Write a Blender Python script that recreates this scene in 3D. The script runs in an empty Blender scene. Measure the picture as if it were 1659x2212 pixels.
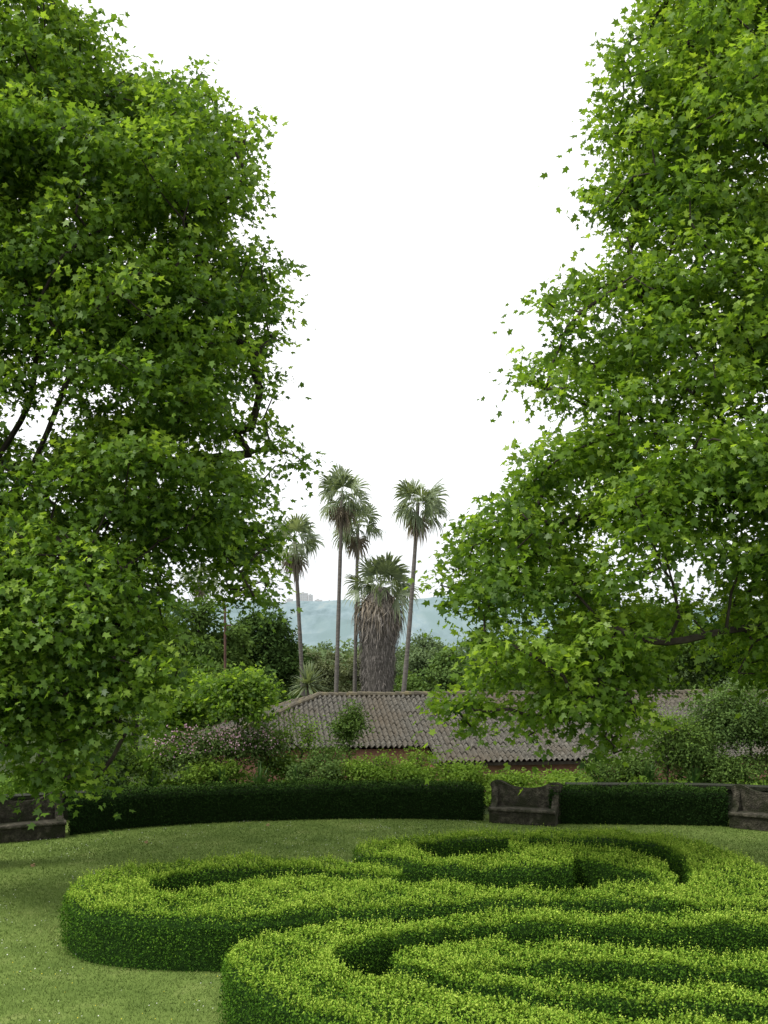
import bpy, math, random
import numpy as np
from mathutils import Vector
rng = np.random.default_rng(11)
random.seed(5)
S = bpy.context.scene
COL = S.collection
F, HC, YH, CX = 2300.0, 4.5, 1390.0, 829.5

def at(px, py, Y):
    return np.array([(px-CX)/F*Y, Y, HC-(py-YH)/F*Y])
def on(px, py, z):
    Y = F*(HC-z)/(py-YH)
    return np.array([(px-CX)/F*Y, Y, z])
def unit(v):
    return v/np.maximum(np.linalg.norm(v, axis=-1, keepdims=True), 1e-9)

# ------------------------------------------------------------------ materials
def newmat(name):
    m = bpy.data.materials.new(name); m.use_nodes = True
    nt = m.node_tree
    for n in list(nt.nodes): nt.nodes.remove(n)
    out = nt.nodes.new('ShaderNodeOutputMaterial')
    return m, nt, out
def ramp(nt, stops):
    r = nt.nodes.new('ShaderNodeValToRGB')
    e = r.color_ramp.elements
    while len(e) < len(stops): e.new(0.5)
    for i, (p, c) in enumerate(stops):
        e[i].position = p; e[i].color = (c[0], c[1], c[2], 1)
    return r
def leaf_mat(name, stops, transl=0.3, tcol=1.5, gloss=0.0, rough=0.4):
    m, nt, out = newmat(name)
    a = nt.nodes.new('ShaderNodeAttribute'); a.attribute_name = 'tint'
    r = ramp(nt, stops); nt.links.new(a.outputs['Fac'], r.inputs[0])
    p = nt.nodes.new('ShaderNodeBsdfDiffuse')
    nt.links.new(r.outputs[0], p.inputs['Color'])
    last = p.outputs[0]
    if transl > 0:
        t = nt.nodes.new('ShaderNodeBsdfTranslucent')
        mu = nt.nodes.new('ShaderNodeMix'); mu.data_type = 'RGBA'; mu.blend_type = 'MULTIPLY'
        mu.inputs[0].default_value = 1.0
        nt.links.new(r.outputs[0], mu.inputs[6]); mu.inputs[7].default_value = (tcol, tcol, 0.45*tcol, 1)
        nt.links.new(mu.outputs[2], t.inputs['Color'])
        mx = nt.nodes.new('ShaderNodeMixShader'); mx.inputs[0].default_value = transl
        nt.links.new(last, mx.inputs[1]); nt.links.new(t.outputs[0], mx.inputs[2]); last = mx.outputs[0]
    if gloss > 0:
        g = nt.nodes.new('ShaderNodeBsdfGlossy'); g.inputs['Roughness'].default_value = rough; g.inputs['Color'].default_value = (.9, 1, .9, 1)
        mx = nt.nodes.new('ShaderNodeMixShader'); mx.inputs[0].default_value = gloss
        nt.links.new(last, mx.inputs[1]); nt.links.new(g.outputs[0], mx.inputs[2]); last = mx.outputs[0]
    nt.links.new(last, out.inputs[0])
    return m
def noise_mat(name, stops, scale=4, detail=6, rough=0.9, bump=0.0, bscale=None, stretch=(1,1,1), spec=0.2, second=None):
    m, nt, out = newmat(name)
    tc = nt.nodes.new('ShaderNodeTexCoord')
    mp = nt.nodes.new('ShaderNodeMapping'); mp.inputs['Scale'].default_value = stretch
    nt.links.new(tc.outputs['Object'], mp.inputs[0])
    n = nt.nodes.new('ShaderNodeTexNoise'); n.inputs['Scale'].default_value = scale
    n.inputs['Detail'].default_value = detail; n.inputs['Roughness'].default_value = 0.65
    nt.links.new(mp.outputs[0], n.inputs['Vector'])
    r = ramp(nt, stops); nt.links.new(n.outputs['Fac'], r.inputs[0])
    col = r.outputs[0]
    if second:
        sc, lo, hi, c2 = second
        n2 = nt.nodes.new('ShaderNodeTexNoise'); n2.inputs['Scale'].default_value = sc; n2.inputs['Detail'].default_value = 5
        nt.links.new(mp.outputs[0], n2.inputs['Vector'])
        r2 = ramp(nt, [(lo, (0,0,0)), (hi, (1,1,1))]); nt.links.new(n2.outputs['Fac'], r2.inputs[0])
        mu = nt.nodes.new('ShaderNodeMix'); mu.data_type = 'RGBA'
        nt.links.new(r2.outputs[0], mu.inputs[0]); nt.links.new(col, mu.inputs[6]); mu.inputs[7].default_value = (*c2, 1)
        col = mu.outputs[2]
    p = nt.nodes.new('ShaderNodeBsdfPrincipled'); p.inputs['Roughness'].default_value = rough
    p.inputs['Specular IOR Level'].default_value = spec
    nt.links.new(col, p.inputs['Base Color'])
    if bump > 0:
        b = nt.nodes.new('ShaderNodeBump'); b.inputs['Strength'].default_value = bump; b.inputs['Distance'].default_value = 0.05
        n3 = nt.nodes.new('ShaderNodeTexNoise'); n3.inputs['Scale'].default_value = bscale or scale*4; n3.inputs['Detail'].default_value = 8
        nt.links.new(mp.outputs[0], n3.inputs['Vector'])
        nt.links.new(n3.outputs['Fac'], b.inputs['Height']); nt.links.new(b.outputs[0], p.inputs['Normal'])
    nt.links.new(p.outputs[0], out.inputs[0])
    return m

M = {}
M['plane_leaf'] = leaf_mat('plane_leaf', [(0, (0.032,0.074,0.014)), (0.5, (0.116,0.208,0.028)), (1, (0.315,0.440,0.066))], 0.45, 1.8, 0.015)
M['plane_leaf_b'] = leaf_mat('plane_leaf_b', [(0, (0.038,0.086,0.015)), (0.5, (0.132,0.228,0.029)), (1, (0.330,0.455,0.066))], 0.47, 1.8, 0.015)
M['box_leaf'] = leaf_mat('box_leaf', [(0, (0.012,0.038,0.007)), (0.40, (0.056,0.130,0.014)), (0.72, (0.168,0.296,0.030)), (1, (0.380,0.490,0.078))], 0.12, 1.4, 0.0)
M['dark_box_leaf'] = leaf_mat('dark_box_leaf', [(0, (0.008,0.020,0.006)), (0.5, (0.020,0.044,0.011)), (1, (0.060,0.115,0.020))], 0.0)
M['dark_tree_leaf'] = leaf_mat('dark_tree_leaf', [(0, (0.024,0.050,0.016)), (1, (0.082,0.140,0.036))], 0.15, 1.3)
M['mid_tree_leaf'] = leaf_mat('mid_tree_leaf', [(0, (0.042,0.082,0.022)), (1, (0.136,0.214,0.050))], 0.2, 1.4)
M['lime_tree_leaf'] = leaf_mat('lime_tree_leaf', [(0, (0.055,0.102,0.032)), (1, (0.150,0.232,0.066))], 0.22, 1.4)
M['far_tree_leaf'] = leaf_mat('far_tree_leaf', [(0, (0.080,0.122,0.060)), (1, (0.170,0.236,0.108))], 0.22, 1.3)
M['olive_tree_leaf'] = leaf_mat('olive_tree_leaf', [(0, (0.070,0.088,0.044)), (1, (0.150,0.172,0.086))], 0.2, 1.3)
M['lime_leaf'] = leaf_mat('lime_leaf', [(0, (0.054,0.118,0.016)), (1, (0.220,0.335,0.058))], 0.3, 1.5)
M['strap_leaf'] = leaf_mat('strap_leaf', [(0, (0.024,0.070,0.014)), (1, (0.095,0.185,0.042))], 0.2, 1.4, 0.04)
M['palm_leaf'] = leaf_mat('palm_leaf', [(0, (0.096,0.132,0.072)), (1, (0.240,0.292,0.165))], 0.36, 1.4, 0.03)
M['dead_frond'] = leaf_mat('dead_frond', [(0, (0.140,0.120,0.094)), (1, (0.305,0.262,0.205))], 0.15, 1.0)
M['skirt'] = leaf_mat('skirt', [(0, (0.082,0.076,0.070)), (0.55, (0.172,0.158,0.144)), (1, (0.320,0.282,0.230))], 0.0)
M['pink_blossom'] = leaf_mat('pink_blossom', [(0, (0.50,0.29,0.40)), (1, (0.62,0.44,0.53))], 0.3, 1.0)
M['daisy'] = leaf_mat('daisy', [(0, (0.60,0.60,0.56)), (0.74, (0.68,0.68,0.64)), (0.76, (0.55,0.45,0.05)), (1, (0.60,0.50,0.05))], 0.0)
M['grass_blade'] = leaf_mat('grass_blade', [(0, (0.082,0.132,0.030)), (0.6, (0.152,0.222,0.054)), (1, (0.270,0.312,0.110))], 0.0)
M['dry_leaf'] = leaf_mat('dry_leaf', [(0, (0.22,0.15,0.08)), (1, (0.32,0.23,0.13))], 0.0)
M['lawn'] = noise_mat('lawn', [(0.3, (0.078,0.122,0.028)), (0.55, (0.136,0.194,0.048)), (0.75, (0.200,0.240,0.078))], 1.2, 9, 1.0, 0.5, 60, spec=0.05)
M['ground'] = noise_mat('ground', [(0.3, (0.020,0.034,0.012)), (0.7, (0.055,0.072,0.028))], 0.6, 8, 1.0, 0.4, 5, spec=0.05)
M['bark'] = noise_mat('bark', [(0.3, (0.030,0.026,0.021)), (0.6, (0.080,0.070,0.055)), (0.8, (0.15,0.135,0.110))], 3, 6, 0.95, 0.5, 14)
M['twig'] = noise_mat('twig', [(0.3, (0.022,0.018,0.014)), (0.7, (0.064,0.054,0.042))], 5, 5, 0.95)
M['palm_trunk'] = noise_mat('palm_trunk', [(0.3, (0.076,0.070,0.063)), (0.7, (0.165,0.152,0.136))], 3, 6, 0.95, 0.5, 5, stretch=(1,1,4))
M['rusty'] = noise_mat('rusty', [(0.3, (0.06,0.036,0.028)), (0.7, (0.12,0.066,0.052))], 3, 5, 0.9)
M['stone'] = noise_mat('stone', [(0.30, (0.017,0.016,0.012)), (0.50, (0.050,0.046,0.034)), (0.72, (0.128,0.118,0.088))], 7, 10, 0.95, 0.9, 22, second=(2.6, 0.46, 0.60, (0.026,0.029,0.015)))
M['mossy_stone'] = noise_mat('mossy_stone', [(0.32, (0.012,0.014,0.009)), (0.6, (0.026,0.030,0.018)), (0.8, (0.050,0.051,0.038))], 3, 8, 0.95, 0.8, 18)
M['plaster'] = noise_mat('plaster', [(0.3, (0.27,0.125,0.090)), (0.7, (0.36,0.190,0.145))], 1.5, 7, 0.95, 0.2, 20)
M['tile'] = noise_mat('tile', [(0.30, (0.036,0.034,0.029)), (0.45, (0.074,0.070,0.059)), (0.58, (0.120,0.113,0.095)), (0.74, (0.235,0.222,0.190))], 7.5, 9, 0.95, 0.4, 30, second=(0.5, 0.48, 0.70, (0.092,0.078,0.058)))
M['lichen_tile'] = noise_mat('lichen_tile', [(0.35, (0.070,0.063,0.050)), (0.54, (0.118,0.104,0.074)), (0.70, (0.195,0.166,0.086))], 2.5, 7, 0.95, 0.4, 18)
M['hill'] = noise_mat('hill', [(0.36, (0.142,0.196,0.210)), (0.47, (0.176,0.236,0.256)), (0.56, (0.202,0.264,0.284)), (0.68, (0.240,0.290,0.292))], 0.034, 12, 1.0, stretch=(1,0.11,1), spec=0.0, second=(0.012, 0.45, 0.66, (0.156,0.216,0.222)))  # aerial haze baked into the pale blue base colours
M['far_wall'] = noise_mat('far_wall', [(0.3, (0.46,0.46,0.46)), (0.7, (0.52,0.51,0.50))], 0.05, 3, 1.0, spec=0.0)  # wall grey whitened by painted distance haze
M['far_window'] = noise_mat('far_window', [(0.3, (0.34,0.37,0.40)), (0.7, (0.38,0.41,0.44))], 0.05, 3, 1.0, spec=0.0)  # distance haze painted into the window grey
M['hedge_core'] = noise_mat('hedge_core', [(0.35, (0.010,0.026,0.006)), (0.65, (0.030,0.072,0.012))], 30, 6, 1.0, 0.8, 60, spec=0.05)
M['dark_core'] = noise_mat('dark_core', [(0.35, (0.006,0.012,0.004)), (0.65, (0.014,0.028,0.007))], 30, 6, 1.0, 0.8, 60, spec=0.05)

# ------------------------------------------------------------------ objects
def tag(o, label=None, cat=None, group=None, kind=None):
    if label: o['label'] = label
    if cat: o['category'] = cat
    if group: o['group'] = group
    if kind: o['kind'] = kind
    return o
def thing(name, label, cat, loc, rotz=0.0, group=None):
    o = bpy.data.objects.new(name, None); COL.objects.link(o)
    o.location = [float(c) for c in loc]; o.rotation_euler = (0, 0, rotz); o.empty_display_size = 0.3
    return tag(o, label, cat, group)
def _link(name, me, mat, parent, base):
    me.materials.append(mat)
    o = bpy.data.objects.new(name, me); COL.objects.link(o)
    if parent is not None: o.parent = parent
    elif base is not None: o.location = [float(c) for c in base]
    return o
def base_of(parent, base, local):
    if local: return np.zeros(3)
    if parent is not None:
        b = np.array(parent.location)
        if parent.parent is not None: b = b + np.array(parent.parent.location)
        return b
    return np.array(base, float) if base is not None else np.zeros(3)
def polymesh(name, V, mat, parent=None, tint=None, base=None, local=False):
    V = np.asarray(V, float) - base_of(parent, base, local)
    N, k, _ = V.shape
    me = bpy.data.meshes.new(name)
    me.vertices.add(N*k); me.vertices.foreach_set('co', V.reshape(-1).astype(np.float32))
    me.loops.add(N*k); me.loops.foreach_set('vertex_index', np.arange(N*k, dtype=np.int32))
    me.polygons.add(N); me.polygons.foreach_set('loop_start', np.arange(0, N*k, k, dtype=np.int32))
    me.update(calc_edges=True)
    if tint is not None:
        a = me.attributes.new('tint', 'FLOAT', 'FACE')
        a.data.foreach_set('value', np.clip(tint, 0, 1).astype(np.float32))
    return _link(name, me, mat, parent, base)
def mesh(name, verts, faces, mat, parent=None, base=None, local=False, smooth=False):
    V = np.asarray(verts, float) - base_of(parent, base, local)
    me = bpy.data.meshes.new(name)
    me.from_pydata([tuple(v) for v in V], [], [tuple(int(i) for i in f) for f in faces]); me.update()
    if smooth: me.polygons.foreach_set('use_smooth', [True]*len(me.polygons))
    return _link(name, me, mat, parent, base)
class MB:
    def __init__(s): s.v = []; s.f = []
    def add(s, v, f):
        o = len(s.v); s.v += [tuple(p) for p in v]; s.f += [tuple(i+o for i in q) for q in f]
    def box(s, x0, x1, y0, y1, z0, z1):
        v = [(x, y, z) for z in (z0, z1) for y in (y0, y1) for x in (x0, x1)]
        s.add(v, [(0,2,3,1), (4,5,7,6), (0,1,5,4), (2,6,7,3), (0,4,6,2), (1,3,7,5)])
    def tube(s, pts, rad, n=8):
        pts = [np.array(p, float) for p in pts]; v = []; f = []
        for i, p in enumerate(pts):
            d = pts[min(i+1, len(pts)-1)] - pts[max(i-1, 0)]; d = d/(np.linalg.norm(d)+1e-9)
            u = np.cross(d, (0.3, 1, 0.1)); u /= np.linalg.norm(u)+1e-9; w = np.cross(d, u)
            r = rad[i] if hasattr(rad, '__len__') else rad
            for k in range(n):
                a = 2*math.pi*k/n; v.append(p + r*(math.cos(a)*u + math.sin(a)*w))
        for i in range(len(pts)-1):
            for k in range(n):
                f.append((i*n+k, i*n+(k+1) % n, (i+1)*n+(k+1) % n, (i+1)*n+k))
        f.append(tuple(range(n))[::-1]); f.append(tuple((len(pts)-1)*n+k for k in range(n)))
        s.add(v, f)
    def prism(s, prof, axis, a0, a1):
        n = len(prof); v = []
        for a in (a0, a1):
            for p in prof:
                v.append((p[0], a, p[1]) if axis == 'y' else (a, p[0], p[1]))
        f = [tuple(range(n)), tuple(range(2*n-1, n-1, -1))]
        for i in range(n): f.append((i, (i+1) % n, n+(i+1) % n, n+i))
        s.add(v, f)
    def build(s, name, mat, parent=None, base=None, local=False, smooth=False):
        return mesh(name, s.v, s.f, mat, parent, base, local, smooth)

# ------------------------------------------------------------------ leaves
PLANE = np.array([(0,0),(.37,.05),(.24,.27),(.51,.57),(.21,.56),(0,1.0),(-.21,.56),(-.51,.57),(-.24,.27),(-.37,.05)])
RHOMB = np.array([(0,0),(.28,.45),(0,1.0),(-.28,.45)])
OVAL = np.array([(0,0),(.26,.25),(.28,.62),(0,1.0),(-.28,.62),(-.26,.25)])
def leaves(P, Nn, D, size, tmpl, fold=0.25):
    n = unit(Nn); y = D - n*np.sum(D*n, axis=1, keepdims=True); y = unit(y); x = np.cross(y, n)
    wv = rng.uniform(.75, 1.1, len(P))[:, None, None]
    V = P[:, None, :] + size[:, None, None]*(wv*x[:, None, :]*tmpl[None, :, 0, None] + y[:, None, :]*tmpl[None, :, 1, None]
        - n[:, None, :]*fold*(np.abs(tmpl[None, :, 0, None]) + 0.35*tmpl[None, :, 1, None]**2))
    return V
def inside(poly, x, y):
    c = False; n = len(poly); j = n-1
    for i in range(n):
        xi, yi = poly[i]; xj, yj = poly[j]
        if (yi > y) != (yj > y) and x < (xj-xi)*(y-yi)/(yj-yi)+xi: c = not c
        j = i
    return c
def edge_d(poly, x, y):
    A = np.array(poly, float); B = np.roll(A, -1, axis=0); p = np.array([x, y], float)
    ab = B-A; t = np.clip(((p-A)*ab).sum(1)/np.maximum((ab*ab).sum(1), 1e-9), 0, 1)
    return np.sqrt((((A+ab*t[:, None])-p)**2).sum(1).min())
def crown_lobes(poly, Y0, n, rmin, rmax, T, holes=(), rk=0.8, sep=0.62, hk=.45):
    A = np.array(poly, float); lo, hi = A.min(0), A.max(0); k = Y0/F
    L = []; C = np.zeros((0, 3)); R = np.zeros(0); tries = 0
    while len(L) < n and tries < n*60:
        tries += 1
        x, y = rng.uniform(lo, hi)
        if not inside(poly, x, y): continue
        d = edge_d(poly, x, y)*k
        r = float(np.clip(d*rk, rmin, rmax)*rng.uniform(0.65, 1.2))
        if d < r*0.55: continue
        if any(math.hypot(x-hx, y-hy) < hr + hk*r/k for hx, hy, hr in holes): continue
        te = T*math.sqrt(min(d/2.5, 1))
        c = at(x, y, Y0 + rng.uniform(-1, 1)*te)
        if len(R) and (np.linalg.norm((C-c)*np.array([1, 1, 1.45]), axis=1) < sep*(R+r)*0.8).any(): continue
        L.append((c, r)); C = np.vstack([C, c]); R = np.append(R, r)
    return L
def ball_lobes(c, rad, n, rl):
    L = []
    for i in range(n):
        d = unit(rng.normal(size=3)); d[2] = abs(d[2])*1.0 if rng.random() < .6 else d[2]
        q = np.array(c) + d*np.array(rad)*rng.uniform(0.25, 0.90)
        L.append((q, rl*rng.uniform(0.6, 1.3)))
    return L
def lobe_leaves(L, dens, per, size, spread, up=0.6, flat=0.8, zmin=-0.6, droop=0.5, mint=4, spray=0.0):
    P = []; Nn = []; D = []; T = []
    for c, r in L:
        nt = max(mint, int(dens*r*r))
        z = rng.uniform(zmin, 1, nt); a = rng.uniform(0, 2*math.pi, nt); q = np.sqrt(np.maximum(1-z*z, 0.02))
        d = np.stack([q*np.cos(a), q*np.sin(a), z], 1)
        rr = r*rng.uniform(0.35, 0.95, nt)
        tip = c + d*rr[:, None]*np.array([1, 1, flat])
        d2 = np.repeat(d, per, 0); p = np.repeat(tip, per, 0) + rng.normal(0, spread, (nt*per, 3))*np.array([1, 1, .75])
        rq = np.repeat(rr/r, per)
        if spray > 0:
            ls = np.where(rng.random(nt) < .24, rng.uniform(1.3, 2.0, nt), rng.uniform(.5, 1.2, nt))
            s = np.tile(np.linspace(-.4, 1, per), nt)*np.repeat(ls, per)
            td = np.repeat(unit(d*np.array([1, 1, .55])+np.array([0, 0, .12])+.35*rng.normal(size=d.shape)), per, 0)
            p = p + td*(s*spray)[:, None] - np.array([0, 0, 1.0])*(np.clip(s, 0, 2)**2*spray*.52)[:, None]
            rq = rq + s*.2
        P.append(p)
        Nn.append(0.45*d2 + np.array([0, 0, up]) + 0.6*rng.normal(size=p.shape))
        D.append(d2 + np.array([0, 0, -droop]) + 0.55*rng.normal(size=p.shape))
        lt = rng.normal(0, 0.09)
        T.append(0.40 + lt + 0.26*d2[:, 2]*rq + .18*(rq-.6) + np.repeat(rng.normal(0, .11, nt), per) + rng.normal(0, 0.08, len(p)))  # fresh growth plus painted shading: upward and outer leaves lighter
    P = np.vstack(P); Nn = np.vstack(Nn); D = np.vstack(D); T = np.concatenate(T)
    return P, Nn, D, size*rng.uniform(0.6, 1.25, len(P)), T

def branch_mesh(name, start, targets, mat, parent, k=0.016, step=0.7, rmin=0.008, sides=6, wob=0.07, rmax=9.0):
    pos = [np.array(p, float) for p, _ in start]; par = [q for _, q in start]
    tg = sorted(targets, key=lambda c: min(np.linalg.norm(c-p) for p in pos))
    for c in tg:
        PA = np.array(pos); dist = np.linalg.norm(PA-c, axis=1) + 0.35*np.maximum(PA[:, 2]-c[2], 0)
        j = int(dist.argmin()); D = np.linalg.norm(PA[j]-c); m = max(1, int(math.ceil(D/step))); prev = j
        for i in range(1, m+1):
            t = i/m; p = PA[j]*(1-t)+c*t + np.array([0, 0, 0.10*D*math.sin(math.pi*t)])
            if i < m: p = p + rng.normal(0, wob, 3)
            pos.append(p); par.append(prev); prev = len(pos)-1
    cnt = np.ones(len(pos))*0.2; hasch = np.zeros(len(pos), bool)
    for i in range(len(pos)-1, 0, -1):
        if not hasch[i]: cnt[i] = 1
        if par[i] >= 0: cnt[par[i]] += cnt[i]; hasch[par[i]] = True
    r = np.clip(k*np.sqrt(cnt), rmin, rmax); Q = []
    for i in range(len(pos)):
        j = par[i]
        if j < 0: continue
        a, b = pos[j], pos[i]; d = b-a; ln = np.linalg.norm(d)
        if ln < 1e-4: continue
        d = d/ln; u = np.cross(d, (0.31, 0.9, 0.2)); u /= np.linalg.norm(u); w = np.cross(d, u)
        ra, rb = min(r[j], r[i]*1.35), r[i]
        for s in range(sides):
            a0, a1 = 2*math.pi*s/sides, 2*math.pi*(s+1)/sides
            e0 = math.cos(a0)*u+math.sin(a0)*w; e1 = math.cos(a1)*u+math.sin(a1)*w
            Q.append([a+ra*e0, a+ra*e1, b+rb*e1+d*rb*0.3, b+rb*e0+d*rb*0.3])
    return polymesh(name, np.array(Q), mat, parent)

# ------------------------------------------------------------------ setting
def grid_sheet(name, xs, ys, zf, mat):
    v = [(x, y, zf(x, y)) for y in ys for x in xs]; nx = len(xs)
    f = [(j*nx+i, j*nx+i+1, (j+1)*nx+i+1, (j+1)*nx+i) for j in range(len(ys)-1) for i in range(nx-1)]
    return tag(mesh(name, v, f, mat, smooth=True), kind='structure')
gy = [-60, -20, 0, 10, 20, 28, 31.5, 32.5, 34, 36, 60, 100, 200, 500, 1500, 3000, 7000]
gz = [-.01, -.01, -.01, -.01, -.01, -.01, -.05, -.6, -2.2, -2.8, -3.2, -4, -6, -8, -10, -12, -12]
grid_sheet('ground', [-6000, -1500, -300, -60, -20, 0, 20, 60, 300, 1500, 6000], gy, lambda x, y: float(np.interp(y, gy, gz)), M['ground'])
grid_sheet('lawn', list(np.linspace(-16, 16, 17)), list(np.linspace(3, 28, 13)), lambda x, y: 0.004, M['lawn'])

px_t = [-4000, -1500, 0, 400, 570, 700, 800, 900, 1000, 1100, 1300, 2000, 5000]
py_t = [1320, 1310, 1308, 1306, 1301, 1304, 1300, 1294, 1284, 1282, 1310, 1330, 1330]
def hillz(x, y):
    px = CX + x*F/3000.0
    top = HC + (YH-np.interp(px, px_t, py_t))/F*3000
    t = np.clip((y-1500)/1500, 0, 1); s = t*t*(3-2*t)
    z = -14 + (top+14)*s
    w = math.sin(math.pi*t)
    z += w*(12*math.sin(x*0.011+1+y*0.002)*math.sin(y*0.006+x*.002) + 7*math.sin(x*0.027+y*0.013) + 4*math.sin(x*.06-y*.03))
    z += s*(1.6*math.sin(x*0.05)+1.2*math.sin(x*0.13+1)+.8*math.sin(x*.31))
    if y > 3000: z -= (y-3000)*0.06
    return float(z)
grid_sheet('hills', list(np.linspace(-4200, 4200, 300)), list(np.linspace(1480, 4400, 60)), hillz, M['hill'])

# ------------------------------------------------------------------ grass and daisies
n = 300000
y = 9.5 + 19.0*rng.random(n)**1.15; x = rng.uniform(-0.42, 0.42, n)*y
keep = (y < 28.0); x, y = x[keep], y[keep]; n = len(x)
h = rng.uniform(0.02, 0.045, n); az = rng.uniform(0, 2*math.pi, n); wd = rng.uniform(0.004, 0.007, n)*(y/14)
b0 = np.stack([x, y, np.full(n, .002)], 1); sd = np.stack([np.cos(az), np.sin(az), 0*az], 1)*wd[:, None]
tip = b0 + np.stack([rng.normal(0, .022, n), rng.normal(0, .022, n), h], 1)
patch = 0.5+0.2*np.sin(x*1.3+0.7*y)*np.sin(y*0.9-0.4*x)+0.12*np.sin(x*4.1+1)*np.sin(y*3.3)
g = polymesh('grass', np.stack([b0-sd, b0+sd, tip], 1), M['grass_blade'], None, patch + rng.normal(0, .12, n))
tag(g, 'short mown lawn grass around the clipped box hedges', 'grass', kind='stuff')
n = 2200
y = rng.uniform(12, 27.5, n); x = rng.uniform(-0.37, 0.1, n)*y
cl = (np.sin(x*1.7+1)*np.sin(y*1.3+x*.5) + rng.normal(0, .45, n)) > 0.25
x, y = x[cl], y[cl]; n = len(x)
P = np.stack([x, y, rng.uniform(.03, .05, n)], 1)
Q = leaves(P, np.stack([rng.normal(0, .3, n), rng.normal(-.4, .3, n), np.ones(n)], 1), rng.normal(size=(n, 3)), rng.uniform(.010, .018, n), np.array([(.5,0),(.35,.35),(0,.5),(-.35,.35),(-.5,0),(-.35,-.35),(0,-.5),(.35,-.35)]), 0)
tt = np.where((y < 15) & (rng.random(n) < .45), 0.9, 0.3)
tag(polymesh('daisies', Q, M['daisy'], None, tt), 'tiny white and yellow flowers scattered through the lawn', 'flowers', kind='stuff')
for i, (px, py, lb) in enumerate([(575, 1781, 'dry brown leaf lying on the lawn before the long dark hedge'), (66, 1868, 'dry brown leaf lying on the shaded lawn at the far left'), (312, 1818, 'small curled brown leaf on the lawn between hedge and box scroll')]):
    p = on(px, py, 0.05)
    V = leaves(np.array([p, p+[.05, .02, .01]]), np.array([[.3, -.5, .8], [-.4, -.3, .8]]), np.array([[1., .3, .1], [-.3, .8, .2]]), np.array([.11, .08]), PLANE, .5)
    tag(polymesh('fallen_leaf', V, M['dry_leaf'], None, np.array([.3, .8]), base=p), lb, 'leaf')

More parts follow.
